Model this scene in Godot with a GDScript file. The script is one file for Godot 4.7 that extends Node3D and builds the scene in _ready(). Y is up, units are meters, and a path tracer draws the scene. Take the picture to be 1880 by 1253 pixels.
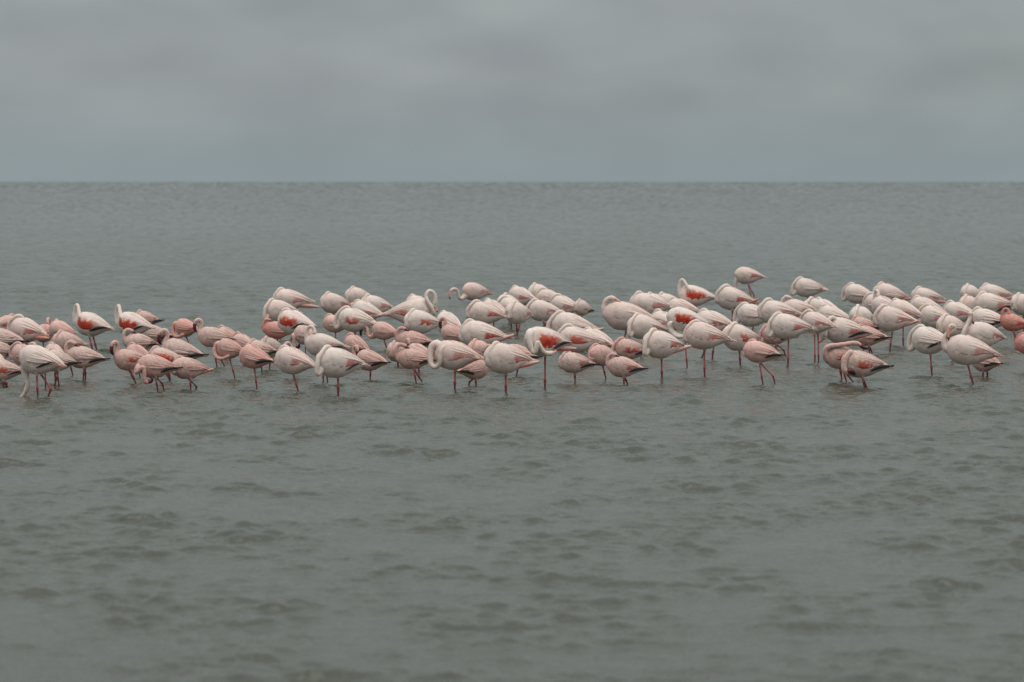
extends Node3D
# A flock of flamingos resting in shallow grey sea under an overcast sky.

const FOCAL := 5500.0                 # focal length in pixels of a picture 1880 wide
const EYE := 3.0                      # height of the camera over the water
const PITCH := -0.05322               # radians, looking slightly down
const DEPTH := -0.3                   # bed of the shallows

# plumage and skin, linear base colours
const WHITE := Color(0.86, 0.795, 0.75)
const PINK := Color(0.74, 0.37, 0.33)
const CORAL := Color(0.66, 0.17, 0.11)
const SCARLET := Color(0.60, 0.035, 0.022)
const ORANGE := Color(0.72, 0.24, 0.13)
const SOOT := Color(0.014, 0.013, 0.014)
const DUN := Color(0.42, 0.36, 0.32)
const BUFF := Color(0.74, 0.62, 0.50)
const LEG := Color(0.48, 0.13, 0.14)
const LEG_WET := Color(0.16, 0.04, 0.045)

var water_mat: StandardMaterial3D
var plume_mat: StandardMaterial3D
var streak_mat: StandardMaterial3D
var flight_mat: StandardMaterial3D
var horn_mat: StandardMaterial3D
var blotch := FastNoiseLite.new()
var waves := []

# breast x, tail x, top y, waterline y (all measured on the photograph, 1880 wide), kind, neck pose, extras
# extras: p pinkness, g dun wash, red scarlet coverts, rump orange rump, blk black flight feathers, f feet [x] or [hock x, hock y, foot x], hk raised hock [x, y], k size, st streaked
var birds := [
	[27, -14, 577, 641, "L", "tuck", {red = 1, p = 0.4}],
	[16, 92, 580, 660, "G", "arch", {hk = [97, 620], p = 0.2, rump = 1}],
	[90, 64, 596, 650, "L", "loopup", {p = 0.55}],
	[90, 142, 587, 652, "L", "tuck", {p = 0.6, side = -1}],
	[136, 210, 574, 645, "G", "preenup", {red = 2, f = [[174], [178]], blk = 2, p = 0.1, id = "flared"}],
	[98, 158, 607, 690, "L", "tuck", {p = 0.35, f = [[136]]}],
	[84, 124, 630, 700, "L", "tuck", {p = 0.3, f = [[101]]}],
	[124, 195, 636, 697, "L", "curlback", {blk = 2, p = 0.35, f = [[153], [156]], st = 1}],
	[34, 122, 635, 728, "G", "feed", {f = [[72], [96, 715, 90]], blk = 1, rump = 1, p = 0.12, k = 0.95}],
	[78, 142, 640, 708, "L", "tuck", {blk = 2, p = 0.15, f = [[97], [110]]}],
	[56, 118, 645, 711, "L", "look", {p = 0.35, hx = 1}],
	[20, 78, 630, 702, "L", "arch", {p = 0.45}],
	[-26, 46, 600, 662, "L", "tuck", {blk = 2, p = 0.3, g = 0.3, st = 1}],
	[-28, 30, 623, 689, "L", "tuck", {blk = 2, p = 0.35, g = 0.3}],
	[-22, 14, 646, 700, "L", "tuck", {p = 0.15}],
	[-26, 45, 656, 710, "L", "tuck", {red = 1, p = 0.3, f = [[7], [12], [20]], st = 1, blk = 1}],
	[214, 286, 574, 651, "G", "preenup", {red = 2, p = 0.08, blk = 1}],
	[246, 296, 569, 627, "L", "tuck", {blk = 2, p = 0.4}],
	[255, 318, 594, 643, "L", "tuck", {blk = 2, g = 0.4, p = 0.3, st = 1}],
	[230, 290, 612, 670, "L", "curlback", {blk = 1, p = 0.3}],
	[211, 274, 641, 705, "L", "look", {f = [[250], [254]], p = 0.5, red = 1, st = 1}],
	[231, 282, 630, 692, "L", "tuck", {p = 0.55, f = [[262]]}],
	[297, 375, 624, 675, "L", "look", {blk = 2, p = 0.3, g = 0.2, k = 1.1, f = [[367]]}],
	[272, 342, 636, 701, "L", "tuck", {red = 2, p = 0.3, f = [[313], [321]]}],
	[254, 328, 652, 719, "L", "under2", {f = [[290], [311]], blk = 2, p = 0.5}],
	[318, 386, 653, 716, "L", "tuck", {f = [[349], [365, 711, 345]], hk = [388, 679], p = 0.4, side = -1}],
	[322, 368, 586, 645, "L", "under1", {p = 0.75, f = [[366]]}],
	[364, 430, 600, 673, "L", "look", {f = [[398], [412]], p = 0.35, g = 0.2, blk = 1, st = 1}],
	[396, 446, 599, 656, "L", "tuck", {p = 0.4}],
	[426, 474, 611, 668, "L", "tuck", {p = 0.45}],
	[398, 454, 623, 694, "L", "under1", {f = [[437]], p = 0.6, st = 1, k = 0.95}],
	[439, 506, 634, 714, "L", "tuck", {f = [[473]], p = 0.7, blk = 2, side = -1, hump = 1}],
	[452, 510, 622, 685, "L", "tuck", {p = 0.35, blk = 2, f = [[484]], st = 1}],
	[478, 522, 618, 678, "L", "tuck", {g = 0.8, p = 0.15, blk = 2, f = [[492]]}],
	[512, 580, 566, 655, "G", "tuck", {red = 2, p = 0.1, blk = 1, nb = 1}],
	[485, 542, 588, 648, "L", "headrest", {p = 0.85}],
	[486, 552, 548, 622, "G", "loop", {p = 0.2}],
	[502, 572, 528, 592, "G", "tuck", {hk = [586, 564], p = 0.15}],
	[541, 588, 598, 667, "L", "under2", {p = 0.35, st = 1}],
	[521, 566, 640, 693, "L", "loopup", {p = 0.3}],
	[561, 637, 612, 704, "G", "loopup", {f = [[594], [601]], blk = 2, g = 0.3, p = 0.1, k = 0.85}],
	[506, 584, 635, 720, "G", "tuck", {f = [[552]], p = 0.18, red = 0.5, k = 0.9}],
	[582, 672, 634, 727, "G", "loop", {f = [[621]], p = 0.06, red = 0.6, blk = 1}],
	[654, 715, 643, 697, "L", "curl2", {f = [[679]], blk = 2, p = 0.45, st = 1}],
	[632, 682, 614, 672, "L", "tuck", {blk = 2, p = 0.5, tilt = 8}],
	[621, 694, 563, 640, "G", "loop", {red = 1, p = 0.08, f = [[650]]}],
	[594, 646, 577, 634, "L", "tuck", {p = 0.6}],
	[589, 646, 536, 594, "G", "tuck", {p = 0.22, f = [[615]], hk = [650, 556]}],
	[634, 690, 526, 583, "G", "tuck", {p = 0.18}],
	[662, 722, 540, 598, "G", "tuck", {p = 0.1, rump = 1}],
	[645, 706, 551, 606, "G", "tuck", {p = 0.1, hk = [710, 575]}],
	[684, 735, 592, 642, "L", "reach", {p = 0.6, f = [[713]]}],
	[792, 706, 549, 623, "G", "loopcross", {p = 0.15, rump = 1, red = 0.6, f = [[741]]}],
	[745, 802, 541, 602, "G", "tuck", {p = 0.1}],
	[743, 814, 567, 641, "G", "tuck", {red = 1, p = 0.08}],
	[806, 848, 571, 634, "G", "tuck", {p = 0.05}],
	[811, 862, 597, 656, "L", "look", {p = 0.5}],
	[731, 800, 604, 661, "L", "headrest", {p = 0.55, blk = 2}],
	[714, 752, 626, 673, "L", "tuck", {g = 0.3, p = 0.35, f = [[733]], st = 1}],
	[748, 796, 631, 682, "L", "curl2", {p = 0.4, blk = 1}],
	[731, 798, 640, 705, "L", "curlback", {f = [[764], [777]], blk = 2, p = 0.5, st = 1}],
	[797, 886, 625, 717, "G", "under3", {f = [[835]], p = 0.25, rump = 1}],
	[895, 838, 655, 707, "L", "tuck", {f = [[872], [847]], blk = 2, g = 0.3, p = 0.5, st = 1, side = -1}],
	[846, 934, 586, 665, "G", "tuck", {f = [[877]], hk = [943, 615], p = 0.12, red = 0.8, k = 1.05}],
	[860, 910, 622, 677, "L", "tuck", {p = 0.6}],
	[850, 902, 519, 557, "G", "reach", {p = 0.3, rump = 1, k = 1.05}],
	[857, 930, 552, 628, "G", "arch", {p = 0.15, red = 0.7}],
	[886, 934, 549, 611, "G", "tuck", {hk = [935, 574], p = 0.1}],
	[914, 962, 539, 595, "G", "arch", {p = 0.1}],
	[919, 966, 545, 603, "G", "arch", {p = 0.1}],
	[930, 980, 553, 615, "G", "arch", {p = 0.15, f = [[940], [954]]}],
	[936, 986, 525, 582, "G", "tuck", {p = 0.12}],
	[969, 1036, 549, 607, "G", "loop", {f = [[1001], [1010]], p = 0.15, red = 0.6}],
	[971, 1016, 519, 575, "G", "tuck", {p = 0.05}],
	[987, 1038, 529, 583, "G", "arch", {p = 0.2}],
	[1012, 1068, 541, 593, "G", "arch", {p = 0.15, red = 0.5}],
	[1054, 1090, 550, 599, "L", "tuck", {p = 0.15, blk = 2, tilt = 6}],
	[1012, 1100, 571, 646, "G", "loop", {p = 0.12, hk = [1108, 603]}],
	[1023, 1108, 596, 668, "G", "arch", {red = 1.3, p = 0.12, rump = 1}],
	[1068, 1130, 605, 657, "G", "tuck", {rump = 1, p = 0.1}],
	[964, 1050, 600, 713, "G", "under4", {red = 2, blk = 2, f = [[1001]], hk = [1055, 642], p = 0.1, id = "preen"}],
	[923, 990, 633, 691, "L", "reachup", {f = [[948]], blk = 2, p = 0.5}],
	[889, 982, 627, 724, "G", "tuck", {f = [[929]], hk = [987, 666], p = 0.18, red = 0.6}],
	[1027, 1094, 644, 702, "L", "tuck", {f = [[1056]], blk = 2, p = 0.25, red = 0.5, st = 1}],
	[1083, 1140, 631, 697, "L", "tuck", {f = [[1117]], p = 0.5, st = 1, side = -1}],
	[1128, 1194, 620, 672, "L", "loop", {f = [[1190], [1160]], blk = 2, red = 1, p = 0.5, st = 1}],
	[1117, 1184, 652, 705, "L", "headrest", {f = [[1146], [1152]], blk = 2, p = 0.4, red = 0.6, st = 1}],
	[1110, 1204, 549, 640, "G", "headrest", {f = [[1140]], p = 0.22, red = 0.4, g = 0.05, k = 1.05}],
	[1157, 1234, 535, 602, "G", "tuck", {p = 0.15, red = 0.6}],
	[1180, 1238, 537, 590, "G", "tuck", {p = 0.12}],
	[1202, 1258, 536, 585, "G", "tuck", {p = 0.08}],
	[1226, 1284, 546, 597, "G", "tuck", {p = 0.15, hk = [1253, 562]}],
	[1152, 1226, 575, 650, "G", "loop", {f = [[1172]], p = 0.12, red = 0.6}],
	[1198, 1252, 569, 636, "G", "tuck", {p = 0.1}],
	[1225, 1300, 565, 674, "G", "under5", {red = 2, blk = 1, f = [[1262]], p = 0.03, k = 0.9, id = "fluff"}],
	[1180, 1262, 603, 697, "G", "loop", {f = [[1216]], hk = [1267, 637], p = 0.12, red = 0.8}],
	[1257, 1343, 589, 690, "G", "arch", {f = [[1294]], p = 0.2, red = 0.5, k = 0.98}],
	[1325, 1404, 593, 672, "G", "arch", {f = [[1360]], p = 0.15, red = 1}],
	[1278, 1350, 567, 658, "G", "tuck", {f = [[1284], [1305]], red = 0.7, p = 0.12}],
	[1248, 1316, 524, 596, "G", "preenup", {red = 2, p = 0.1}],
	[1350, 1404, 491, 545, "G", "feed2", {f = [[1379], [1386]], red = 0.7, p = 0.22}],
	[1314, 1388, 524, 598, "G", "arch", {f = [[1345], [1351]], red = 0.8, p = 0.1, hk = [1392, 549], rump = 1}],
	[1390, 1440, 556, 612, "L", "tuck", {p = 0.8}],
	[1355, 1420, 556, 622, "G", "loop", {p = 0.08}],
	[1392, 1470, 548, 640, "G", "arch", {hk = [1490, 592], p = 0.12, rump = 1}],
	[1437, 1504, 547, 607, "G", "headrest", {p = 0.18}],
	[1472, 1534, 546, 600, "G", "arch", {p = 0.1}],
	[1494, 1543, 547, 594, "G", "tuck", {p = 0.04}],
	[1504, 1563, 559, 613, "G", "tuck", {blk = 2, p = 0.1}],
	[1458, 1518, 509, 557, "G", "loop", {p = 0.15}],
	[1413, 1494, 573, 672, "G", "loop", {f = [[1447]], p = 0.08, red = 0.6, k = 0.97}],
	[1398, 1460, 595, 655, "L", "loop", {blk = 2, p = 0.5, f = [[1430], [1455]]}],
	[1474, 1532, 570, 665, "G", "arch", {f = [[1499], [1503]], red = 0.6, p = 0.15, k = 0.85}],
	[1513, 1597, 583, 663, "G", "downfront", {f = [[1529]], blk = 2, hk = [1598, 613], g = 0.15, p = 0.1}],
	[1366, 1435, 624, 705, "L", "tuck", {f = [[1401], [1433]], blk = 2, p = 0.6, side = -1}],
	[1514, 1590, 634, 703, "L", "along", {f = [[1555], [1568]], red = 1, p = 0.45, k = 1.08}],
	[1516, 1578, 633, 698, "L", "tuck", {f = [[1544], [1550]], p = 0.5, k = 0.95}],
	[1546, 1633, 644, 712, "L", "downfront2", {f = [[1587], [1593]], blk = 2, red = 1, g = 0.3, p = 0.3, k = 1.15, st = 1}],
	[1560, 1618, 580, 642, "L", "tuck", {p = 0.5, blk = 2}],
	[1568, 1632, 596, 649, "L", "tuck", {f = [[1597], [1602]], blk = 2, p = 0.5}],
	[1561, 1612, 560, 622, "G", "loop", {p = 0.05}],
	[1553, 1606, 520, 583, "G", "loop", {p = 0.15}],
	[1603, 1670, 519, 577, "G", "tuck", {p = 0.2, rump = 1, hk = [1674, 548]}],
	[1590, 1640, 538, 599, "G", "arch", {p = 0.15}],
	[1606, 1650, 545, 606, "G", "loopup", {p = 0.12}],
	[1605, 1684, 560, 644, "G", "arch", {f = [[1634]], red = 0.6, p = 0.15, hk = [1686, 589]}],
	[1634, 1692, 549, 634, "G", "tuck", {f = [[1659]], p = 0.12}],
	[1674, 1734, 526, 583, "G", "tuck", {p = 0.15, hk = [1737, 554]}],
	[1674, 1730, 543, 600, "G", "tuck", {p = 0.15}],
	[1692, 1752, 559, 622, "G", "loop", {p = 0.12, red = 0.4}],
	[1736, 1792, 552, 612, "G", "tuck", {p = 0.12}],
	[1719, 1782, 576, 661, "G", "arch", {f = [[1750], [1758]], p = 0.2, k = 0.9}],
	[1680, 1746, 597, 688, "G", "loop", {f = [[1715]], p = 0.06, blk = 1}],
	[1738, 1834, 616, 705, "G", "lookdown", {f = [[1787]], p = 0.18, red = 0.4, rump = 1}],
	[1774, 1852, 592, 667, "G", "upright", {p = 0.12, red = 0.8, rump = 1}],
	[1790, 1834, 642, 692, "L", "tuck", {f = [[1806], [1815]], blk = 2, p = 0.45}],
	[1782, 1852, 564, 630, "G", "tuck", {blk = 2, p = 0.1}],
	[1838, 1894, 577, 636, "L", "loopup", {f = [[1866], [1872]], p = 1, red = 0.7}],
	[1764, 1808, 521, 576, "G", "tuck", {p = 0.15}],
	[1797, 1862, 520, 579, "G", "tuck", {p = 0.15, hk = [1864, 545]}],
	[1760, 1810, 541, 597, "G", "tuck", {p = 0.25}],
	[1789, 1866, 535, 603, "G", "tuck", {blk = 2, hk = [1872, 560], p = 0.12, red = 0.5}],
	[1855, 1912, 537, 608, "G", "tuck", {p = 0.15, red = 0.7}],
	[1867, 1925, 612, 682, "L", "tuck", {p = 0.85}],
]

# neck: along body (0 breast, 1 tail), up from belly, sideways, radius; bill the same; in body lengths
var poses := {
	tuck = {neck = [[.18, .24, 0, .12], [.1, .2, .02, .1], [.05, .22, .05, .06], [.045, .32, .07, .045], [.078, .415, .078, .04], [.125, .485, .064, .039], [.175, .538, .044, .042], [.225, .55, .025, .046], [.29, .52, .01, .04], [.35, .47, .0, .02]]},
	loop = {neck = [[.15, .26, 0, .11], [.08, .17, .03, .085], [.015, .10, .07, .055], [-.025, .105, .09, .046], [-.03, .2, .095, .045], [-.005, .33, .09, .043], [.05, .43, .085, .04], [.12, .505, .06, .04], [.19, .55, .03, .045], [.26, .545, .01, .043], [.33, .49, .0, .02]]},
	arch = {neck = [[.15, .25, 0, .11], [.07, .2, .05, .08], [.04, .22, .085, .054], [.035, .33, .1, .045], [.072, .425, .11, .042], [.125, .49, .1, .041], [.19, .548, .07, .043], [.26, .56, .04, .046], [.32, .53, .02, .04], [.38, .48, .0, .02]]},
	headrest = {neck = [[.14, .26, 0, .11], [.06, .28, .0, .08], [.01, .38, .0, .057], [.01, .48, .0, .048], [.06, .565, .005, .045], [.13, .595, .02, .05], [.2, .58, .04, .045], [.235, .565, .05, .032]], bill = [[.22, .57, .045, .03], [.27, .545, .065, .026], [.31, .5, .08, .02], [.325, .46, .085, .006]]},
	preenup = {neck = [[.15, .26, 0, .12], [.06, .3, .02, .095], [.015, .42, .03, .068], [.02, .55, .04, .05], [.05, .66, .05, .044], [.1, .675, .07, .043], [.15, .6, .11, .042], [.21, .5, .16, .045], [.25, .44, .19, .05], [.285, .395, .2, .034]], bill = [[.275, .405, .2, .032], [.31, .36, .21, .027], [.33, .31, .215, .02], [.32, .27, .215, .006]]},
	loopup = {neck = [[.15, .26, 0, .11], [.08, .33, .0, .085], [.05, .45, .0, .058], [.05, .57, .0, .046], [.1, .67, .01, .043], [.18, .68, .03, .043], [.235, .61, .05, .044], [.24, .54, .07, .05], [.225, .48, .08, .036]], bill = [[.23, .5, .078, .033], [.21, .45, .09, .028], [.17, .41, .095, .02], [.14, .405, .1, .006]]},
	loopcross = {neck = [[.15, .26, 0, .11], [.06, .25, .03, .08], [.0, .27, .09, .052], [.05, .4, .13, .045], [.13, .52, .13, .042], [.15, .62, .1, .041], [.1, .7, .07, .041], [.02, .68, .04, .041], [-.03, .58, .03, .042], [-.03, .46, .03, .048], [-.02, .38, .03, .04]], bill = [[-.02, .4, .03, .036], [-.045, .34, .035, .03], [-.075, .3, .04, .02], [-.09, .3, .04, .006]]},
	curlback = {neck = [[.15, .24, 0, .11], [.06, .28, .0, .085], [.0, .4, .0, .056], [-.01, .52, .0, .047], [.04, .62, .0, .046], [.12, .64, .02, .05], [.2, .61, .045, .052], [.245, .575, .055, .038]], bill = [[.235, .585, .053, .037], [.3, .52, .065, .033], [.34, .44, .07, .026], [.345, .39, .07, .008]]},
	curl2 = {neck = [[.15, .26, 0, .11], [.06, .3, .0, .085], [-.04, .42, .0, .056], [-.08, .52, .0, .047], [-.06, .6, .0, .046], [.02, .615, .02, .05], [.05, .56, .03, .05], [.06, .49, .035, .036]], bill = [[.058, .5, .035, .035], [.06, .44, .04, .03], [.07, .38, .05, .022], [.09, .35, .05, .007]]},
	look = {neck = [[.15, .28, 0, .12], [.09, .38, .0, .095], [.09, .5, .0, .06], [.12, .6, .0, .048], [.1, .69, .0, .047], [.04, .715, .0, .054], [-.02, .67, .01, .056], [-.05, .6, .015, .04]], bill = [[-.045, .615, .015, .04], [-.06, .54, .02, .038], [-.04, .45, .02, .03], [.0, .4, .02, .008]]},
	feed = {neck = [[.2, .22, 0, .14], [.12, .1, .0, .1], [.14, -.06, .0, .064], [.18, -.2, .0, .052], [.14, -.33, .0, .046], [.06, -.44, .0, .044], [-.02, -.52, .0, .042], [-.06, -.6, .0, .03]]},
	feed2 = {neck = [[.18, .24, 0, .13], [.08, .16, .0, .095], [.03, .02, .0, .06], [.04, -.15, .0, .05], [.05, -.35, .0, .047], [.03, -.55, .0, .045], [.0, -.8, .0, .04]]},
	reach = {neck = [[.18, .2, 0, .13], [.06, .12, .0, .095], [-.06, .06, .02, .06], [-.15, .1, .03, .05], [-.18, .22, .03, .046], [-.22, .32, .02, .046], [-.3, .355, .01, .048], [-.38, .33, .0, .054], [-.43, .28, .0, .042]], bill = [[-.42, .29, .0, .041], [-.46, .2, .0, .036], [-.46, .1, .0, .028], [-.43, .05, .0, .008]]},
	reachup = {neck = [[.16, .28, 0, .12], [.04, .3, .0, .085], [-.08, .36, .0, .056], [-.2, .42, .0, .047], [-.3, .5, .0, .045], [-.36, .5, .0, .05], [-.41, .44, .0, .052], [-.42, .37, .0, .036]], bill = [[-.42, .385, .0, .035], [-.41, .31, .0, .03], [-.38, .25, .0, .022], [-.35, .23, .0, .007]]},
	under1 = {neck = [[.15, .34, 0, .12], [.04, .38, .06, .09], [-.01, .28, .11, .064], [.0, .16, .14, .056], [.08, .06, .17, .052], [.22, .01, .19, .05], [.36, .02, .195, .05], [.46, .06, .18, .054], [.54, .11, .16, .036]]},
	under2 = {neck = [[.15, .3, 0, .12], [.04, .24, .07, .09], [.0, .16, .13, .06], [.04, .18, .18, .052], [.12, .26, .205, .05], [.17, .24, .215, .05], [.185, .14, .215, .048], [.18, .02, .2, .05], [.21, -.07, .19, .056], [.27, -.07, .18, .042]], bill = [[.26, -.07, .18, .04], [.33, -.06, .18, .036], [.36, .0, .18, .026], [.36, .04, .18, .008]]},
	under3 = {neck = [[.2, .36, .02, .13], [.1, .46, .08, .095], [.03, .4, .13, .07], [.02, .25, .17, .058], [.06, .11, .2, .052], [.15, .06, .215, .049], [.24, .13, .22, .047], [.265, .25, .225, .046], [.29, .38, .2, .05], [.34, .45, .15, .03]]},
	under4 = {neck = [[.16, .4, .0, .13], [.06, .42, .06, .09], [.02, .28, .11, .062], [.05, .12, .15, .052], [.09, .1, .19, .047], [.11, .22, .215, .045], [.13, .27, .22, .044], [.17, .2, .225, .044], [.24, .1, .23, .044], [.33, .06, .235, .05], [.41, .06, .225, .052], [.45, .075, .22, .034]], bill = [[.44, .07, .22, .034], [.49, .08, .225, .028], [.52, .12, .225, .02], [.52, .15, .22, .006]]},
	under5 = {neck = [[.18, .24, 0, .13], [.1, .08, .05, .085], [.16, -.04, .1, .056], [.3, -.1, .14, .048], [.4, -.11, .16, .046], [.26, -.13, .19, .045], [.12, -.06, .2, .045], [.05, .08, .2, .05], [.07, .17, .2, .048], [.12, .2, .19, .03]]},
	downfront = {neck = [[.2, .34, 0, .12], [.22, .47, .08, .08], [.17, .53, .13, .052], [.1, .49, .155, .047], [.05, .38, .16, .046], [.03, .25, .16, .047], [.01, .17, .155, .052], [-.02, .1, .15, .04]], bill = [[-.015, .11, .15, .038], [-.06, .06, .145, .032], [-.1, .03, .14, .022], [-.12, .04, .14, .007]]},
	downfront2 = {neck = [[.22, .34, 0, .12], [.2, .46, .06, .08], [.14, .5, .11, .056], [.07, .42, .14, .052], [.03, .3, .155, .051], [.02, .2, .16, .055], [.06, .13, .165, .05], [.1, .13, .17, .042]], bill = [[.09, .13, .17, .042], [.14, .15, .175, .042], [.2, .11, .185, .034], [.24, .06, .19, .01]]},
	along = {neck = [[.16, .22, 0, .13], [.07, .26, .07, .09], [.03, .38, .12, .07], [.06, .49, .155, .062], [.16, .53, .17, .058], [.32, .545, .175, .054], [.5, .565, .17, .05], [.66, .58, .16, .052], [.76, .56, .15, .054], [.83, .52, .14, .04]], bill = [[.82, .525, .14, .04], [.9, .47, .135, .036], [.97, .455, .13, .024], [1.0, .46, .13, .007]]},
	lookdown = {neck = [[.18, .24, 0, .13], [.08, .27, .0, .1], [.01, .32, .0, .07], [-.01, .44, .0, .053], [.03, .54, .0, .045], [.1, .6, -.01, .042], [.15, .64, -.01, .042], [.15, .68, .0, .044], [.1, .69, .02, .05], [.06, .64, .035, .042]], bill = [[.065, .65, .035, .04], [.045, .56, .05, .034], [.055, .47, .055, .026], [.075, .43, .055, .007]]},
	upright = {neck = [[.16, .26, 0, .12], [.06, .22, .0, .085], [-.04, .2, .0, .06], [-.1, .22, .0, .052], [-.1, .32, .0, .048], [-.03, .45, .0, .045], [.04, .58, .0, .044], [.07, .66, .0, .05], [.06, .72, .0, .05], [.085, .69, .02, .04]], bill = [[.075, .7, .02, .036], [.1, .62, .02, .032], [.12, .54, .02, .026], [.15, .49, .02, .007]]},
}

var pose_words := {
	tuck = "asleep, head buried in plumage", loop = "asleep, neck looped before its breast", arch = "asleep, neck laid over its shoulder",
	headrest = "with bill resting on its back", preenup = "preening, neck bent up and over", loopup = "with neck raised in a round hoop, bill down",
	loopcross = "turned against the flock, neck hooped high above its back", curlback = "looking back over its shoulder with dark bill", curl2 = "with neck curled tightly in front and bill tucked in",
	look = "with raised head and dark bill pressed to its breast", feed = "wading with neck stretched down into the water", feed2 = "standing tall with neck hanging straight down to feed",
	reach = "with neck stretched forward low, bill towards the water", reachup = "peering over a neighbour with neck stretched forward", under1 = "with neck slung under its belly, head beneath the wing",
	under2 = "bowed to preen its belly, neck bent double", under3 = "with neck hanging down its side, face beneath the wing", under4 = "with coiled neck preening along its flank",
	under5 = "fluffed up, neck sweeping low to preen its breast", downfront = "with neck bent forward and pink bill low before its breast", downfront2 = "with neck drooping forward, black bill against its flank",
	along = "with rosy neck stretched flat along its back", lookdown = "with curved neck, face turned down and black-tipped bill", upright = "with neck held upright behind another's head",
}


func _ready() -> void:
	build_camera()
	build_sky()
	build_materials()
	build_water()
	for i in birds.size():
		build_flamingo(i)
	tell_apart()


# ------------------------------------------------------------ camera, sky, light
func build_camera() -> void:
	var cam := Camera3D.new()
	cam.name = "camera"
	var lens := CameraAttributesPhysical.new()
	lens.frustum_focal_length = 105.0
	lens.frustum_far = 40000.0
	lens.frustum_near = 0.1
	lens.frustum_focus_distance = 46.0
	lens.exposure_aperture = 2.1
	cam.attributes = lens
	add_child(cam)
	cam.fov = rad_to_deg(2.0 * atan(626.5 / FOCAL))
	cam.position = Vector3(0, EYE, 0)
	cam.rotation.x = PITCH


func build_sky() -> void:
	# an overcast sky: brighter overhead than at the horizon, soft banks of cloud everywhere
	var n := FastNoiseLite.new()
	n.seed = 11
	n.frequency = 1.0
	n.fractal_octaves = 5
	n.fractal_gain = 0.5
	var w := 2048
	var h := 1024
	var data := PackedFloat32Array()
	data.resize(w * h * 3)
	var low := Color(0.198, 0.233, 0.246)
	var high := Color(0.196, 0.219, 0.221)
	var cols := PackedVector2Array()
	for x in w:
		var az := TAU * x / w
		cols.append(Vector2(sin(az), cos(az)))
	for y in h / 2 + 2:
		var el := PI * (0.5 - (y + 0.5) / h)
		var s := sin(el)
		var r := cos(el)
		var lift := (1.0 + 2.3 * maxf(s, 0.0))
		var t := smoothstep(0.0, 0.035, s)
		var c := low.lerp(high, t) * lift
		for x in w:
			var q := cols[x]
			var v := n.get_noise_3d(q.x * r * 13.0, s * 40.0, q.y * r * 13.0)
			var v2 := n.get_noise_3d(q.x * r * 2.0 + 9.0, s * 9.0, q.y * r * 2.0)
			var m := 1.0 + (0.19 * v + 0.12 * v2) * (0.45 + 0.55 * t)
			var at := (y * w + x) * 3
			data[at] = c.r * m
			data[at + 1] = c.g * m
			data[at + 1] *= 1.0 - 0.05 * v2 * t
			data[at + 2] = c.b * (1.0 + (m - 1.0) * 0.9)
	for at in range((h / 2 + 2) * w * 3, w * h * 3, 3):
		data[at] = low.r
		data[at + 1] = low.g
		data[at + 2] = low.b
	var im := Image.create_from_data(w, h, false, Image.FORMAT_RGBF, data.to_byte_array())
	var sm := PanoramaSkyMaterial.new()
	sm.panorama = ImageTexture.create_from_image(im)
	var sky := Sky.new()
	sky.sky_material = sm
	var e := Environment.new()
	e.background_mode = Environment.BG_SKY
	e.sky = sky
	e.tonemap_mode = Environment.TONE_MAPPER_LINEAR
	e.tonemap_exposure = 1.35
	e.sdfgi_enabled = true
	e.ssao_enabled = true
	e.ssil_enabled = true
	var we := WorldEnvironment.new()
	we.name = "world"
	we.environment = e
	add_child(we)
	var sun := DirectionalLight3D.new()
	sun.name = "sun"
	sun.light_energy = 0.5
	sun.light_angular_distance = 70.0
	sun.light_color = Color(1.0, 0.97, 0.93)
	sun.shadow_enabled = true
	sun.rotation_degrees = Vector3(-78, 25, 0)
	add_child(sun)


# ------------------------------------------------------------ materials
func srgb(c: Color) -> Color:
	return c.linear_to_srgb()


func build_materials() -> void:
	blotch.seed = 5
	blotch.frequency = 9.0
	blotch.fractal_octaves = 3
	var ripple := FastNoiseLite.new()
	ripple.seed = 3
	ripple.noise_type = FastNoiseLite.TYPE_SIMPLEX
	ripple.frequency = 0.045
	ripple.fractal_octaves = 4
	ripple.fractal_gain = 0.55
	var nt := NoiseTexture2D.new()
	nt.width = 2048
	nt.height = 2048
	nt.seamless = true
	nt.noise = ripple
	nt.as_normal_map = true
	nt.bump_strength = 3.5
	water_mat = StandardMaterial3D.new()
	water_mat.resource_name = "sea_water"
	water_mat.albedo_color = srgb(Color(0.052, 0.055, 0.040))
	water_mat.roughness = 0.10
	water_mat.metallic_specular = 0.39
	water_mat.normal_enabled = true
	water_mat.normal_texture = nt
	water_mat.normal_scale = 0.5
	water_mat.uv1_triplanar = true
	water_mat.uv1_world_triplanar = true
	water_mat.uv1_scale = Vector3(0.13, 0.13, 0.10)
	plume_mat = plumage("white_plumage", 0.75, 0.0, 1.1)
	streak_mat = plumage("streaked_plumage", 1.25, 0.9, 1.2)
	flight_mat = StandardMaterial3D.new()
	flight_mat.resource_name = "black_flight_feathers"
	flight_mat.albedo_color = srgb(SOOT)
	flight_mat.roughness = 0.6
	horn_mat = StandardMaterial3D.new()
	horn_mat.resource_name = "bill_horn"
	horn_mat.vertex_color_use_as_albedo = true
	horn_mat.roughness = 0.4


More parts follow.
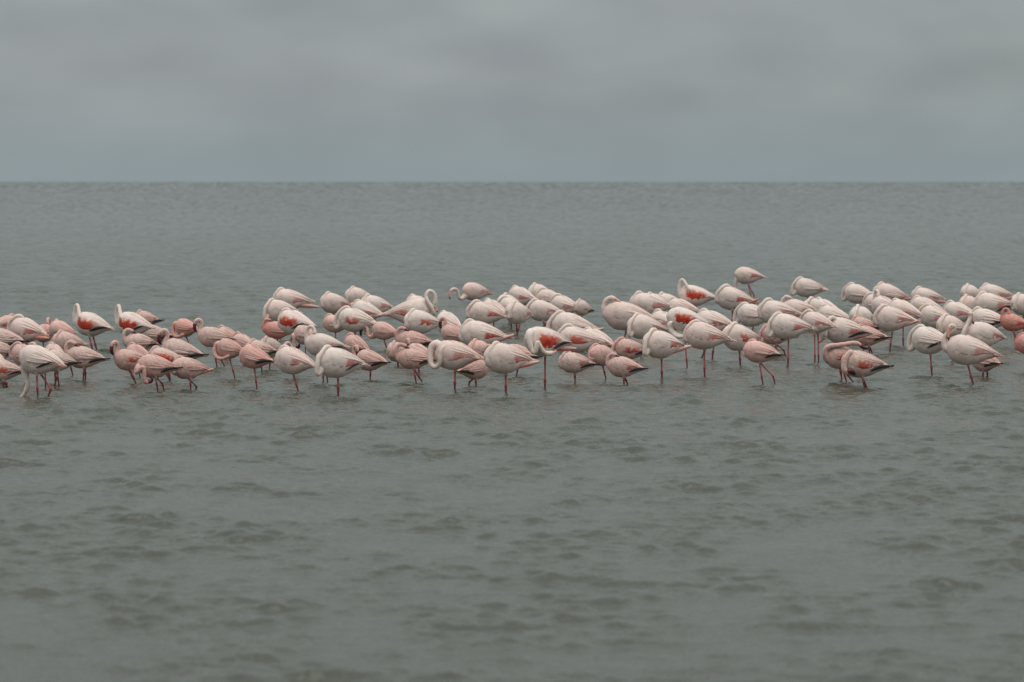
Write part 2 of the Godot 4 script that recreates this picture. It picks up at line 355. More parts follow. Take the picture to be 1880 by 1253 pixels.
func plumage(called: String, contrast: float, streaks: float, relief: float) -> StandardMaterial3D:
	# rows of overlapping feathers: pale dusty fringes, darker shafts, fine barbs
	var n := 256
	var im := Image.create(n, n, false, Image.FORMAT_RGB8)
	var hm := Image.create(n, n, false, Image.FORMAT_RGB8)
	var rng := RandomNumberGenerator.new()
	rng.seed = 77
	var rows := 8
	var along := 4
	var tone := []
	for k in rows * along:
		tone.append(rng.randf())
	for y in n:
		for x in n:
			var u := float(x) / n * along
			var v := float(y) / n * rows
			var best := -1.0
			var a_best := 0.0
			var b_best := 0.0
			var cell := 0
			for dr in [-1, 0, 1]:
				var row: int = int(floor(v)) + dr
				var b: float = (v - row - 0.5) / 0.95
				if absf(b) > 1.0:
					continue
				var shift := 0.5 * float(posmod(row, 2)) + 0.21 * float(posmod(row * 3, 4))
				for dc in [-1, 0]:
					var col: int = int(floor(u - shift)) + dc
					var a: float = (u - shift - col) / 1.6
					if a > 1.0 - 0.32 * b * b or a < 0.0:
						continue
					var rank := 1.0 - a - 0.12 * absf(b)
					if rank > best:
						best = rank
						a_best = a
						b_best = b
						cell = posmod(row, rows) * along + posmod(col, along)
			var edge := smoothstep(0.72, 1.0, a_best + 0.32 * b_best * b_best)
			var shaft := exp(-pow(b_best * 5.0, 2.0)) * smoothstep(0.15, 0.6, a_best)
			var barb := 0.5 + 0.5 * sin(b_best * 26.0 + a_best * 34.0)
			var t: float = tone[cell]
			var fade := 1.0 - contrast * (0.07 * t + 0.30 * edge + 0.08 * barb)
			var c := Color(fade, fade * (1.0 - 0.02 * contrast), fade * (1.0 - 0.03 * contrast))
			if streaks > 0.0:
				c = c.lerp(Color(0.72, 0.42, 0.40), streaks * shaft * (0.35 + 0.5 * t))
			im.set_pixel(x, y, c)
			var hgt := clampf(0.25 + 0.6 * a_best - 0.25 * b_best * b_best - 0.35 * edge + 0.05 * barb, 0.0, 1.0)
			hm.set_pixel(x, y, Color(hgt, hgt, hgt))
	hm.bump_map_to_normal_map(2.5)
	var m := StandardMaterial3D.new()
	m.resource_name = called
	m.vertex_color_use_as_albedo = true
	m.albedo_texture = ImageTexture.create_from_image(im)
	m.normal_enabled = true
	m.normal_texture = ImageTexture.create_from_image(hm)
	m.normal_scale = relief
	m.roughness = 0.85
	m.metallic_specular = 0.25
	m.rim_enabled = true
	m.rim = 0.25
	return m


# ------------------------------------------------------------ the sea
func make_waves() -> void:
	var rng := RandomNumberGenerator.new()
	rng.seed = 20
	for i in 44:
		var t := i / 43.0
		var length := 2.3 * pow(0.06, t) * rng.randf_range(0.88, 1.12)
		var turn := rng.randfn(0.0, 0.6) + 0.25
		var k := TAU / length
		var steep := 0.052 * (0.10 + 1.0 * smoothstep(0.14, 0.62, t))
		waves.append([k * sin(turn), k * cos(turn), rng.randf() * TAU, steep / k, length])


func build_water() -> void:
	make_waves()
	var gust := FastNoiseLite.new()
	gust.seed = 8
	gust.frequency = 0.11
	gust.fractal_octaves = 3
	# rows away from the viewpoint, close together in the shallows and wider out to sea
	var zs := PackedFloat32Array([-400, -60, -20, 0, 6, 10])
	var z := 12.0
	while z < 40000.0:
		zs.append(z)
		if z < 130.0:
			z += maxf(0.04, z * 0.0015)
		elif z < 600.0:
			z += z * lerpf(0.0015, 0.0045, smoothstep(130.0, 450.0, z))
		elif z < 2500.0:
			z += z * lerpf(0.0045, 0.02, smoothstep(600.0, 1800.0, z))
		else:
			z += z * 0.05
	var fine := 340
	var outer := 14
	var wide := fine + 1 + outer * 2
	var verts := PackedVector3Array()
	var index := PackedInt32Array()
	verts.resize(zs.size() * wide)
	var slopes := PackedVector2Array()
	slopes.resize(zs.size() * wide)
	var kx := PackedFloat32Array()
	var kz := PackedFloat32Array()
	var ph := PackedFloat32Array()
	var am := PackedFloat32Array()
	var ln := PackedFloat32Array()
	for w in waves:
		kx.append(w[0]); kz.append(w[1]); ph.append(w[2]); am.append(w[3]); ln.append(w[4])
	for r in zs.size():
		var d := zs[r]
		var half := 0.2 * maxf(d, 12.0) + 2.0
		var step := 2.0 * half / fine
		var gap := (zs[mini(r + 1, zs.size() - 1)] - d)
		var shortest := 2.3 * maxf(gap, step)
		# each wave shapes the mesh where the mesh can hold it, and turns its normals beyond
		var held := PackedFloat32Array()
		var used := 0
		for i in ln.size():
			var share := smoothstep(shortest, 1.6 * shortest, ln[i]) * smoothstep(12.0, 13.0, d) * (1.0 - smoothstep(1500.0, 2500.0, d))
			held.append(share)
			if share > 0.0:
				used = i + 1
		var turned := 0
		while turned < ln.size() and held[turned] >= 1.0:
			turned += 1
		var rough := 1.0 + 1.3 * smoothstep(90.0, 450.0, d) + 2.2 * smoothstep(300.0, 1800.0, d)   # more wind out of the shallows
		if d >= 12.0 and d < 2500.0:
			for i in ln.size():
				if ln[i] >= shortest:
					used = i + 1
		for c in wide:
			var x: float
			if c < outer:
				x = -half - half * 0.06 * (pow(2.0, outer - c) - 1.0)
			elif c > outer + fine:
				x = half + half * 0.06 * (pow(2.0, c - outer - fine) - 1.0)
			else:
				x = -half + (c - outer) * step
			var y := 0.0
			if used > 0 and c >= outer and c <= outer + fine:
				for i in used:
					y += held[i] * am[i] * sin(kx[i] * x - kz[i] * d + ph[i])
				var g := clampf(0.95 + 0.6 * gust.get_noise_2d(x, d * 0.5) + 1.2 * gust.get_noise_2d(x * 5.0 + 70.0, d * 3.2), 0.35, 1.25)
				y = (y + 14.0 * y * y / (1.0 + 30.0 * absf(y))) * g
				y *= smoothstep(0.0, 12.0, minf(c - outer, outer + fine - c))
			# chop too short for the sheet's mesh here turns its normals only
			if d >= 12.0 and turned < ln.size():
				var sx := 0.0
				var sz := 0.0
				for i in range(turned, ln.size()):
					var q := (1.0 - held[i]) * am[i] * cos(kx[i] * x - kz[i] * d + ph[i])
					sx += kx[i] * q
					sz += kz[i] * q
				slopes[r * wide + c] = Vector2(sx, sz) * rough
			verts[r * wide + c] = Vector3(x, y, -d + y * 0.1 * (1.0 - smoothstep(60.0, 200.0, d)))
	for r in zs.size() - 1:
		for c in wide - 1:
			var a := r * wide + c
			index.append_array(PackedInt32Array([a, a + wide, a + 1, a + 1, a + wide, a + wide + 1]))
	var arrays := []
	arrays.resize(Mesh.ARRAY_MAX)
	arrays[Mesh.ARRAY_VERTEX] = verts
	arrays[Mesh.ARRAY_NORMAL] = grid_normals(verts, slopes, zs.size(), wide)
	arrays[Mesh.ARRAY_INDEX] = index
	var mesh := ArrayMesh.new()
	mesh.add_surface_from_arrays(Mesh.PRIMITIVE_TRIANGLES, arrays)
	var o := MeshInstance3D.new()
	o.name = "water"
	o.mesh = mesh
	o.material_override = water_mat
	o.set_meta("kind", "structure")
	o.set_meta("label", "grey-green choppy sea reaching to the horizon")
	add_child(o)


func grid_normals(v: PackedVector3Array, slopes: PackedVector2Array, rows: int, wide: int) -> PackedVector3Array:
	var out := PackedVector3Array()
	out.resize(v.size())
	for r in rows:
		var r0 := maxi(r - 1, 0) * wide
		var r1 := mini(r + 1, rows - 1) * wide
		for c in wide:
			var dx := v[r * wide + mini(c + 1, wide - 1)] - v[r * wide + maxi(c - 1, 0)]
			var dz := v[r0 + c] - v[r1 + c]
			var n := dz.cross(dx).normalized()
			var s := slopes[r * wide + c]
			out[r * wide + c] = (n + Vector3(-s.x, 0.0, -s.y)).normalized()
	return out


# ------------------------------------------------------------ flamingos
func ground(px: float, py: float) -> Vector3:
	# where the line of sight through a point of the photograph meets the water
	var ray := Vector3((px - 940.0) / FOCAL, -(py - 626.5) / FOCAL, -1.0).rotated(Vector3.RIGHT, PITCH)
	return Vector3(0, EYE, 0) + ray * (EYE / -ray.y)


const TOP := [[0.0, .33], [.02, .40], [.06, .455], [.12, .50], [.2, .53], [.3, .535], [.42, .515], [.55, .468], [.68, .402], [.8, .328], [.9, .262], [.97, .217], [1.0, .195]]
const BOTTOM := [[0.0, .31], [.02, .235], [.06, .155], [.12, .085], [.2, .03], [.3, .005], [.42, .0], [.55, .025], [.68, .085], [.8, .135], [.9, .165], [.97, .178], [1.0, .185]]
const HALF := [[0.0, .005], [.02, .07], [.06, .115], [.12, .155], [.2, .185], [.3, .2], [.42, .195], [.55, .165], [.68, .125], [.8, .085], [.9, .052], [.97, .03], [1.0, .008]]


func table(t: Array, u: float) -> float:
	if u <= t[0][0]:
		return t[0][1]
	for i in t.size() - 1:
		if u <= t[i + 1][0]:
			var p0: float = t[maxi(i - 1, 0)][1]
			var p3: float = t[mini(i + 2, t.size() - 1)][1]
			return cubic_interpolate(t[i][1], t[i + 1][1], p0, p3, (u - t[i][0]) / (t[i + 1][0] - t[i][0]))
	return t[-1][1]


var body_rows := []


func torso(u: float, th: float, swell: float = 0.0) -> Vector3:
	# a point on the trunk: u from breast to tail, th from the ridge of the back round the viewer's side
	var f := clampf(u, 0.0, 1.0) * 60.0
	var i := mini(int(f), 59)
	var k := f - i
	var a: Vector3 = body_rows[i]
	var b: Vector3 = body_rows[i + 1]
	var q := a.lerp(b, k)
	var mid := (q.x + q.y) * 0.5
	var hv := (q.x - q.y) * 0.5 + swell
	return Vector3(u, mid + hv * cos(th), (q.z + swell) * sin(th))


func set_body(hump: float, fat: float) -> void:
	body_rows.clear()
	for i in 61:
		var u := i / 60.0
		var top := table(TOP, u) + hump * 0.05 * exp(-pow((u - 0.3) / 0.2, 2.0))
		body_rows.append(Vector3(top, table(BOTTOM, u), table(HALF, u) * fat * 1.05))


class Frame:
	var d := 1.0
	var size := 1.0
	var lift := 0.0
	var tilt := 0.0
	func at(p: Vector3) -> Vector3:
		var q := Vector2(p.x - 0.42, p.y - 0.2).rotated(tilt)
		return Vector3(d * q.x * size, (q.y + 0.2) * size + lift, p.z * size)


class Sheet:
	var st := SurfaceTool.new()
	var count := 0
	func _init() -> void:
		st.begin(Mesh.PRIMITIVE_TRIANGLES)
		st.set_smooth_group(0)
	func grid(points: Array, colors: Array, uvs: Array, wide: int, flip: bool) -> void:
		var rows: int = points.size() / wide
		for i in points.size():
			st.set_color(colors[i])
			st.set_uv(uvs[i])
			st.add_vertex(points[i])
		for r in rows - 1:
			for c in wide - 1:
				var a := count + r * wide + c
				var q := [a, a + 1, a + wide, a + 1, a + wide + 1, a + wide]
				if flip:
					q = [a, a + wide, a + 1, a + 1, a + wide, a + wide + 1]
				for k in q:
					st.add_index(k)
		count += points.size()
	func done() -> ArrayMesh:
		st.generate_normals()
		st.generate_tangents()
		return st.commit()


func smooth_path(pts: Array, steps: int) -> Array:
	# [position, radius] along a rounded line through the given points
	var out := []
	for i in pts.size() - 1:
		var a: Array = pts[maxi(i - 1, 0)]
		var b: Array = pts[i]
		var c: Array = pts[i + 1]
		var e: Array = pts[mini(i + 2, pts.size() - 1)]
		for s in steps:
			var t := float(s) / steps
			var p := Vector3(b[0], b[1], b[2]).cubic_interpolate(Vector3(c[0], c[1], c[2]), Vector3(a[0], a[1], a[2]), Vector3(e[0], e[1], e[2]), t)
			out.append([p, cubic_interpolate(b[3], c[3], a[3], e[3], t)])
	var z: Array = pts[-1]
	out.append([Vector3(z[0], z[1], z[2]), z[3]])
	return out


func tube(sheet: Sheet, line: Array, around: int, color_at: Callable, flip: bool, uv_scale := Vector2(1, 1), squash := 1.0) -> void:
	# line: [position, radius] in metres; both ends are closed
	var pts := []
	var cols := []
	var uvs := []
	var n := line.size()
	var t0: Vector3 = (line[1][0] - line[0][0]).normalized()
	var side := t0.cross(Vector3(0.3, 0.2, 1.0)).normalized()
	for i in n:
		var p: Vector3 = line[i][0]
		var t: Vector3 = (line[mini(i + 1, n - 1)][0] - line[maxi(i - 1, 0)][0]).normalized()
		side = (side - t * side.dot(t)).normalized()
		var up := t.cross(side)
		for j in around + 1:
			var a := TAU * (j % around) / around
			var r: float = line[i][1]
			pts.append(p + (side * cos(a) + up * sin(a) * squash) * r)
			cols.append(color_at.call(float(i) / (n - 1), a))
			uvs.append(Vector2(float(i) / (n - 1) * uv_scale.x, float(j) / around * uv_scale.y))
	for e in [0, n - 1]:
		var p: Vector3 = line[e][0]
		var ring := []
		var rc := []
		var ru := []
		for j in around + 1:
			ring.append(p)
			rc.append(cols[e * (around + 1)])
			ru.append(Vector2(float(e) / (n - 1), float(j) / around))
		if e == 0:
			pts = ring + pts
			cols = rc + cols
			uvs = ru + uvs
			# the colours of the last ring now lie one ring further on
		else:
			pts += ring
			var last := []
			for j in around + 1:
				last.append(cols[cols.size() - 1])
			cols += last
			uvs += ru
	sheet.grid(pts, cols, uvs, around + 1, flip)


func blade(sheet: Sheet, fr: Frame, u0: float, th0: float, u1: float, th1: float, width: float, lift0: float, lift1: float, color0: Color, color1: Color, flip: bool, drop := 0.0) -> void:
	# one long feather lying along the trunk
	var pts := []
	var cols := []
	var uvs := []
	for i in 7:
		var t := i / 6.0
		var u := lerpf(u0, u1, t)
		var th := lerpf(th0, th1, t)
		var w := width * sqrt(maxf(0.0, 1.0 - pow(t, 3.0))) * (0.55 + 0.45 * minf(1.0, t * 3.0))
		var off := lerpf(lift0, lift1, t)
		for j in 5:
			var b := j / 2.0 - 1.0
			var c := torso(minf(u, 1.0), th + signf(th) * b * w / 0.2, lerpf(off + 0.006, off * 0.35, b * b))
			if u > 1.0:
				c.x = u
				c.y += b * w * 0.3
				c.z += signf(th) * 0.012 * (1.0 - t)
			c.y -= drop * t * t
			pts.append(fr.at(c))
			cols.append(color0.lerp(color1, smoothstep(0.3, 1.0, t)))
			uvs.append(Vector2(t * 0.5 + u0, b * 0.06 + th0))
	sheet.grid(pts, cols, uvs, 5, flip)


func part(mesh: Mesh, called: String, m: Material, parent: Node3D) -> MeshInstance3D:
	var o := MeshInstance3D.new()
	o.name = called
	o.mesh = mesh
	o.material_override = m
	parent.add_child(o, true)
	return o


func build_flamingo(i: int) -> void:
	var row: Array = birds[i]
	var x: Dictionary = row[6]
	var big: bool = row[4] == "G"
	var rng := RandomNumberGenerator.new()
	rng.seed = 1000 + i
	var front: float = row[0]
	var rear: float = row[1]
	var wl: float = row[3]
	var d := 1.0 if rear > front else -1.0
	var long_px: float = (wl - 333.0) * (0.247 if big else 0.185) * x.get("k", 1.0)
	var seen := absf(rear - front)
	var yaw := 0.0
	if seen >= long_px * 0.97:
		long_px = minf(seen, long_px * 1.22)
		yaw = rng.randf_range(-0.1, 0.1)
	else:
		yaw = acos(clampf(seen / long_px * 1.0 - 0.06, 0.3, 1.0)) * (x.get("turn", 1.0 if rng.randf() < 0.45 else -1.0))
	var cx := front + 0.42 * (rear - front)
	var foot := ground(cx, wl)
	var per_px := Vector2(foot.z, foot.y - EYE).length() / FOCAL
	var size := long_px * per_px * 1.07
	var pose: String = row[5]
	var top: float = 0.575 if pose in ["tuck", "loop", "arch", "headrest"] else 0.535
	var fr := Frame.new()
	fr.d = d
	fr.size = size
	fr.tilt = deg_to_rad(-x.get("tilt", rng.randf_range(-2.0, 3.0)))
	fr.lift = maxf((wl - row[2]) * per_px - top * size, 0.06)
	var flip := d < 0.0
	var root := Node3D.new()
	root.name = "flamingo" if i == 0 else "flamingo_%03d" % i
	root.position = foot
	root.rotation.y = yaw
	set_body(x.get("hump", 0.0) + rng.randf_range(-0.15, 0.25), rng.randf_range(0.95, 1.06))

	# colours of this bird
	var p: float = x.get("p", 0.2) * 1.15 + 0.04
	var g: float = x.get("g", 0.0)
	var red: float = x.get("red", rng.randf_range(0.4, 0.7) if big and rng.randf() < 0.5 else 0.0)
	var black: float = x.get("blk", 0.0)
	var orange: float = x.get("rump", 0.0)
	var tint := WHITE.lerp(PINK, clampf(p, 0.0, 1.0)).lerp(DUN, g * 0.45)
	if p > 0.75:
		tint = tint.lerp(CORAL, (p - 0.75) * 1.2)
	var deep := tint.lerp(PINK, 0.4).lerp(CORAL, 0.12 + 0.2 * p)
	var neck_tint := tint.lerp(BUFF, 0.2 if big else 0.0).lerp(PINK, 0.03 if big else 0.22)
	var seed_at := Vector3(i * 7.3, i * 3.1, 0)
	var plume: StandardMaterial3D = streak_mat if x.has("st") or (not big and p < 0.7) else plume_mat

	# ---- body: trunk, neck, head and legs in one mesh
	var body := Sheet.new()
	var pts := []
	var cols := []
	var uvs := []
	for r in 33:
		var u := pow(r / 32.0, 1.25)
		for j in 25:
			var th := TAU * (j % 24) / 24.0
			var q := torso(u, th)
			var s := blotch.get_noise_3dv(q * 0.6 + seed_at)
			q += Vector3(0, cos(th), sin(th)) * 0.014 * blotch.get_noise_3dv(q * 0.9 + seed_at)
			pts.append(fr.at(q))
			var c := tint.lerp(deep, clampf(0.25 + 0.8 * s, 0.0, 1.0) * 0.6)
			if u > 0.72:
				c = c.lerp(ORANGE if orange > 0.0 else deep, smoothstep(0.72, 0.95, u) * (0.75 if orange > 0.0 else 0.4))
			cols.append(c)
			uvs.append(Vector2(u * 2.0, j / 24.0 * 3.0))
	body.grid(pts, cols, uvs, 25, flip)
	var side: float = x.get("side", 1.0)
	var form: Dictionary = poses[pose]
	var line := smooth_path(form.neck, 4)
	var neck := []
	var wob := rng.randf_range(-0.012, 0.012)
	var thick := 0.94 if big else 1.05
	var sway := rng.randf_range(0.6, 1.15) if pose in ["tuck", "arch"] else 1.0
	for q in line:
		var v: Vector3 = q[0]
		neck.append([fr.at(Vector3(v.x + wob, v.y, v.z * side * sway)), q[1] * size * thick * (1.0 + 0.16 * blotch.get_noise_3dv(v * 1.2 + seed_at))])
	var has_bill: bool = form.has("bill")
	var face := neck_tint.lerp(CORAL if not big else PINK, 0.55)
	tube(body, neck, 14, func(t: float, _a: float) -> Color:
		var c := tint.lerp(neck_tint, smoothstep(0.1, 0.35, t))
		if has_bill:
			c = c.lerp(face, smoothstep(0.9, 1.0, t) * (1.0 if not big else 0.6))
		return c, flip, Vector2(3.0, 0.6))
	# legs
	var inverse := Basis(Vector3.UP, -yaw)
	var feet: Array = x.get("f", [[cx + rng.randf_range(-2.0, 2.0)]])
	var thin := (0.0125 if big else 0.0095) * clampf(size / (0.75 if big else 0.56), 0.85, 1.2)
	for k in feet.size():
		var f: Array = feet[k]
		var off := 0.0 if feet.size() == 1 else (0.07 if k % 2 == 0 else -0.07)
		var hip := fr.at(Vector3(0.42 + 0.015 * k, 0.12, off))
		var cuff := fr.at(Vector3(0.425 + 0.015 * k, -0.005, off * 0.9))
		var gp := ground(f[f.size() - 1], wl)
		var toe: Vector3 = inverse * (gp - foot)
		toe.z = cuff.z * 0.8
		if feet.size() > 1 and absf(gp.x - foot.x) > 0.35 * size:
			toe = inverse * (gp - foot)
		toe.y = 0.0
		var joint := toe.lerp(cuff, clampf(0.11 / maxf(cuff.y, 0.12), 0.05, 0.6))
		if f.size() == 3:
			var jp := inverse * Vector3((f[0] - cx) * per_px, 0, 0)
			joint = Vector3(jp.x, (wl - f[1]) * per_px, cuff.z)
		var below := toe + (toe - joint).normalized() * 0.05
		below = toe + (toe - joint) / maxf(joint.y, 0.03) * -DEPTH
		below.y = DEPTH
		if absf(below.x - toe.x) > 0.25:
			below = Vector3(toe.x, DEPTH, toe.z)
		var dir := (joint - cuff).normalized()
		var path := [[hip, 0.075 * size], [hip.lerp(cuff, 0.7), 0.05 * size], [cuff, 0.028 * size], [cuff + dir * 0.03 * size, thin * 1.25], [cuff.lerp(joint, 0.5), thin], [joint - dir * 0.03, thin * 1.15], [joint, thin * 1.7], [joint.lerp(below, 0.12), thin * 1.1], [joint.lerp(below, 0.6), thin * 0.9], [below, thin]]
		tube(body, path, 8, func(t: float, _a: float) -> Color:
			if t < 0.28:
				return tint.lerp(deep, 0.5)
			return LEG.lerp(LEG_WET, smoothstep(0.55, 0.72, t) * 0.8), flip, Vector2(0.2, 0.1))
		# webbed foot on the bed
		for toe_turn in [-0.5, 0.0, 0.5]:
			var tip := below + Vector3(-d * cos(toe_turn), 0.004, sin(toe_turn)) * 0.08
			tube(body, [[below, thin], [below.lerp(tip, 0.5), thin * 0.8], [tip, thin * 0.4]], 5, func(_t: float, _a: float) -> Color: return LEG, flip)
	if x.has("hk"):
		# the raised leg is folded along the belly, its hock sticking out behind
		var hk: Array = x.hk
		var mid := fr.at(Vector3(0.66, 0.15, 0.04))
		var knob := Vector3((hk[0] - cx) * per_px / maxf(cos(yaw), 0.5), (wl - hk[1]) * per_px, 0.05 * size)
		var near := fr.at(Vector3(0.58, 0.09, 0.08))
		tube(body, [[mid, 0.05 * size], [mid.lerp(knob, 0.4), 0.048 * size], [mid.lerp(knob, 0.75), 0.032 * size], [mid.lerp(knob, 0.93), 0.019 * size], [knob, 0.024 * size], [knob + (knob - mid).normalized() * 0.012 * size, 0.014 * size]], 10, func(t: float, _a: float) -> Color:
			return deep.lerp(ORANGE, 0.15 + 0.4 * orange).lerp(LEG_WET.lerp(LEG, 0.35), smoothstep(0.78, 0.92, t)), flip, Vector2(0.4, 0.2))
		tube(body, [[knob, 0.017 * size], [knob.lerp(near, 0.4) - Vector3(0, 0.02 * size, 0), 0.014 * size], [near, 0.014 * size]], 8, func(_t: float, _a: float) -> Color: return LEG, flip)
	part(body.done(), "body", plume, root)

	# ---- wings
	for sd in [1.0, -1.0]:
		var wing := Sheet.new()
		pts = []
		cols = []
		uvs = []
		var droop := rng.randf_range(0.0, 0.12) + (0.12 if red >= 1.5 else 0.0)
		var open := 0.0 if red < 1.5 else 0.018
		var patch := red if sd > 0.0 or rng.randf() < 0.6 else 0.0
		for r in 25:
			var s := r / 24.0
			var u := 0.13 + 0.83 * s
			var edge := lerpf(2.0 + droop, 1.6, smoothstep(0.1, 0.9, s)) - 0.6 * pow(1.0 - s, 4.0)
			for j in 14:
				var t := minf(j / 12.0, 1.0)
				var th := lerpf(0.06, edge, t)
				var off := (0.004 + 0.022 * sin(PI * pow(t, 0.8) * 0.94) + open * t) * smoothstep(0.0, 0.14, s) * (1.0 - 0.6 * s) * (1.0 - smoothstep(0.7, 1.0, t) * (1.0 - smoothstep(0.5, 0.8, s)))
				off += 0.005 * sin(t * 23.0 + s * 6.0 + i) * smoothstep(0.15, 0.5, s) * (1.0 - t)
				if j == 13:
					off = -0.012
					th += 0.04
				var q := torso(u, th * sd, off)
				pts.append(fr.at(q))
				var nz := blotch.get_noise_3dv(q + seed_at)
				var c := tint.lerp(deep, clampf(nz * 0.9 + 0.15, 0.0, 1.0) * (0.5 + 0.3 * p)).lerp(DUN, g * 0.3 * clampf(nz + 0.3, 0.0, 1.0))
				c = c.lerp(WHITE.lerp(DUN, g * 0.5), clampf(0.35 - 0.9 * blotch.get_noise_3dv(q * 1.7 - seed_at), 0.0, 1.0) * (0.15 if big else 0.5))
				if patch > 0.0:
					var hot := 0.0
					if patch >= 1.5:
						hot = smoothstep(0.50, 0.66, t + 0.22 * nz) * smoothstep(0.02, 0.1, s) * (1.0 - smoothstep(0.5, 0.72, s + 0.2 * nz))
					elif patch >= 0.9:
						hot = smoothstep(0.62, 0.8, t + 0.3 * nz) * smoothstep(0.15, 0.25, s) * (1.0 - smoothstep(0.5, 0.7, s + 0.3 * nz)) * 0.9
					else:
						hot = smoothstep(0.58, 0.72, t + 0.2 * nz) * smoothstep(0.42, 0.5, s + 0.15 * (t - 0.8)) * (1.0 - smoothstep(0.66, 0.9, s)) * minf(1.0, 0.25 + patch)
					c = c.lerp(SCARLET.lerp(ORANGE, clampf(0.2 + 0.9 * nz, 0.0, 0.8)) if patch >= 0.9 else SCARLET.lerp(deep, clampf(0.3 + 0.8 * nz, 0.1, 0.8)), hot)
				c = c.lerp(deep.lerp(CORAL, 0.25), smoothstep(0.7, 1.0, s) * 0.35)
				cols.append(c)
				uvs.append(Vector2(s * 2.0, t * 1.0))
		wing.grid(pts, cols, uvs, 14, flip != (sd < 0.0))
		# long loose plumes over the folded wing
		for k in (5 if patch >= 1.5 else (7 if patch >= 0.4 else 10)):
			var th: float = (0.22 + 0.155 * k + rng.randf_range(-0.05, 0.05)) * sd
			var u0 := 0.34 + 0.05 * rng.randf() - 0.004 * k
			var u1 := (0.985 if big or black < 2.0 else 0.9) - 0.024 * k + rng.randf_range(-0.06, 0.09)
			var c0 := tint.lerp(WHITE, 0.3 * rng.randf()).lerp(deep.lerp(DUN, 0.35), pow(rng.randf(), 1.3) * (0.75 if big else 0.95))
			blade(wing, fr, u0, th, u1, th * 0.95, 0.032, 0.014, 0.018 + 0.022 * rng.randf(), c0, c0.lerp(deep, 0.3), flip != (sd < 0.0), rng.randf_range(0.0, 0.045))
		var w := part(wing.done(), "wing", plume, root)
		if black > 0.0:
			var dark := Sheet.new()
			var n := 5 if black > 1.0 else 3
			for k in n:
				var start := (0.5 if big else 0.56) + 0.05 * k
				var finish := (0.84 + 0.04 * k) if black > 1.0 else 0.74 + 0.03 * k
				if not big:
					finish = 0.92 + 0.035 * k
				blade(dark, fr, start, (2.0 - 0.10 * k) * sd, finish, (1.75 - (0.13 if big else 0.24) * k) * sd, (0.030 if big else 0.042) if black > 1.0 else 0.018, 0.026, (0.030 if big else 0.040) + 0.004 * k, Color.WHITE, Color.WHITE, flip != (sd < 0.0), -0.01)
			part(dark.done(), "flight_feathers", flight_mat, w)
	# ---- tail
	var tail := Sheet.new()
	for k in 5:
		var sp := (k - 2) * 0.55
		var c0 := tint.lerp(ORANGE if orange > 0.0 else deep, 0.4)
		blade(tail, fr, 0.84, (0.5 + absf(sp)) * (1.0 if sp >= 0.0 else -1.0), 1.02 + 0.02 * (2.0 - absf(k - 2.0)), (0.5 + absf(sp)) * (1.0 if sp >= 0.0 else -1.0), 0.026, 0.004, 0.012, c0, c0, flip, 0.02)
	part(tail.done(), "tail", plume, root)

	# ---- bill and eyes
	if has_bill:
		var bill := []
		for q in smooth_path(form.bill, 5):
			var v: Vector3 = q[0]
			bill.append([fr.at(Vector3(v.x + wob, v.y, v.z * side)), q[1] * size * (0.88 if big else 1.25)])
		var sheet := Sheet.new()
		tube(sheet, bill, 12, func(t: float, _a: float) -> Color:
			if big:
				return PINK.lerp(CORAL, 0.3).lerp(SOOT, smoothstep(0.55, 0.66, t))
			return Color(0.10, 0.018, 0.022).lerp(SOOT, smoothstep(0.3, 0.7, t)), flip)
		part(sheet.done(), "bill", horn_mat, root)
		var head: Array = form.neck[form.neck.size() - 2]
		var last: Array = form.neck[form.neck.size() - 1]
		var hv := Vector3(head[0] + wob, head[1], head[2] * side)
		var fwd := Vector3(last[0] - head[0], last[1] - head[1], 0).normalized()
		for sd in [1.0, -1.0]:
			var eye := SphereMesh.new()
			eye.radius = 0.011 * size
			eye.height = 0.022 * size
			eye.radial_segments = 8
			eye.rings = 4
			var o := part(eye, "eye", flight_mat, root)
			o.position = fr.at(hv + fwd * 0.012 + Vector3(0, 0, sd * head[3] * 0.92 * thick))
	add_child(root)
	describe(root, big, x, pose, wl, feet)


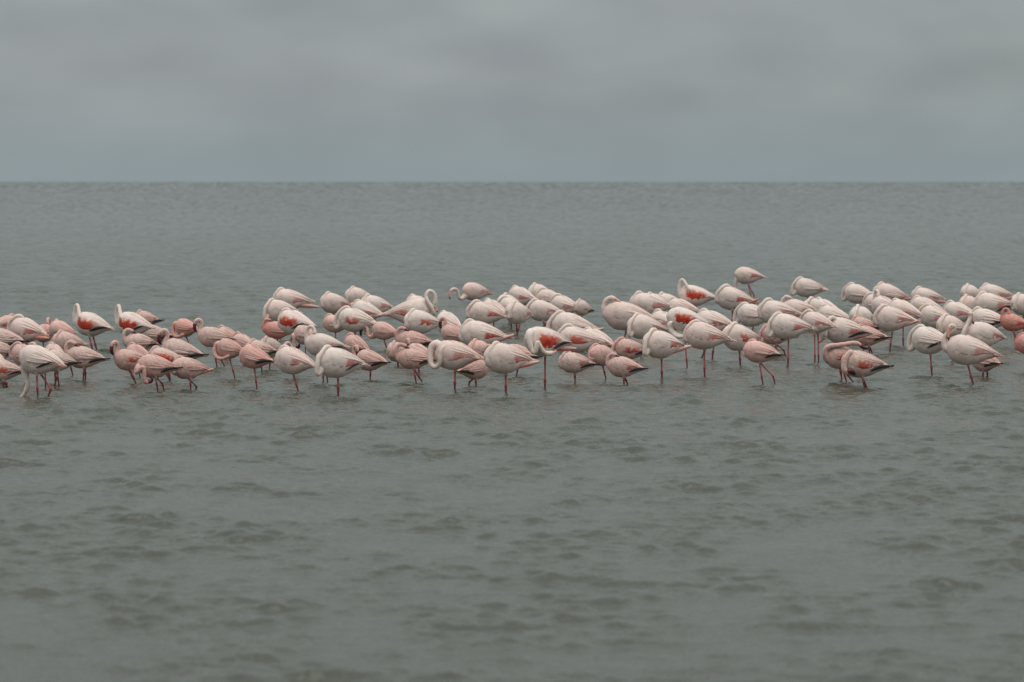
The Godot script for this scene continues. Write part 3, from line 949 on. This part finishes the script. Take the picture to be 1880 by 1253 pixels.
func describe(root: Node3D, big: bool, x: Dictionary, pose: String, wl: float, feet: Array) -> void:
	var p: float = x.get("p", 0.2)
	var look := ("large pale pink" if p >= 0.2 else "large white") if big else ("small coral-pink" if p >= 0.7 else ("small dun-streaked" if x.get("g", 0.0) >= 0.3 else ("small pink" if p >= 0.4 else "small blush-white")))
	var words: String = look + " flamingo " + pose_words[pose]
	var extra := ""
	if x.get("red", 0.0) >= 1.5:
		extra = "scarlet wing patch"
	elif x.has("hk"):
		extra = "hock out behind"
	elif x.get("blk", 0.0) >= 2.0:
		extra = "black wing tips"
	elif x.get("red", 0.0) >= 0.9:
		extra = "red-flecked wing"
	elif x.get("rump", 0.0) > 0.0:
		extra = "orange rump"
	elif x.get("red", 0.0) >= 0.5:
		extra = "rosy wing edge"
	if extra and (words + " " + extra).split(" ").size() <= 16:
		words += ", " + extra
	if words.split(" ").size() <= 13 and wl < 612.0:
		words += ", open-sea side"
	elif words.split(" ").size() <= 13 and x.has("f") and feet.size() == 2:
		words += ", on two legs"
	elif words.split(" ").size() <= 13 and x.has("f") and feet.size() == 1:
		words += ", on one leg"
	root.set_meta("label", words)
	root.set_meta("category", "flamingo")
	root.set_meta("group", "flamingos resting together in the shallows")


func tell_apart() -> void:
	# sleepers that look alike are told apart by the odd bird they stand nearest to
	var odd := {feed = "the wading feeder", loopcross = "the contrary one", under4 = "the coiled preener", under5 = "the fluffed preener", feed2 = "the tall feeder", along = "the flat-necked one", lookdown = "the curved-neck one", under3 = "the face-hiding one", reach = "a low reacher", downfront = "the low-billed one", curl2 = "a tight-curled one", preenup = "a scarlet preener", upright = "the upright-necked one"}
	var flock := get_children().filter(func(o: Node) -> bool: return o.name.begins_with("flamingo"))
	var count := {}
	for o in flock:
		var l: String = o.get_meta("label")
		count[l] = count.get(l, 0) + 1
	var ranks := {}
	for i in flock.size():
		var l: String = flock[i].get_meta("label")
		if count[l] < 2:
			continue
		var best := 1e9
		var word := ""
		for j in flock.size():
			if birds[j][5] == birds[i][5] or not birds[j][5] in odd:
				continue
			var far: float = flock[i].position.distance_to(flock[j].position)
			if far < best:
				best = far
				word = odd[birds[j][5]]
		for tail in [", open-sea side", ", on two legs", ", on one leg"]:
			l = l.trim_suffix(tail)
		var key := l + "|" + word
		if not ranks.has(key):
			ranks[key] = []
		ranks[key].append([best, i])
	var nth := ["nearest", "second nearest", "third nearest", "fourth nearest", "fifth nearest", "sixth nearest", "seventh nearest", "eighth nearest"]
	for key in ranks:
		var row: Array = ranks[key]
		row.sort()
		var bits: PackedStringArray = key.split("|")
		for r in row.size():
			var full: String = bits[0] + ", " + nth[mini(r, 7)] + " " + bits[1]
			if full.split(" ").size() <= 16:
				flock[row[r][1]].set_meta("label", full)
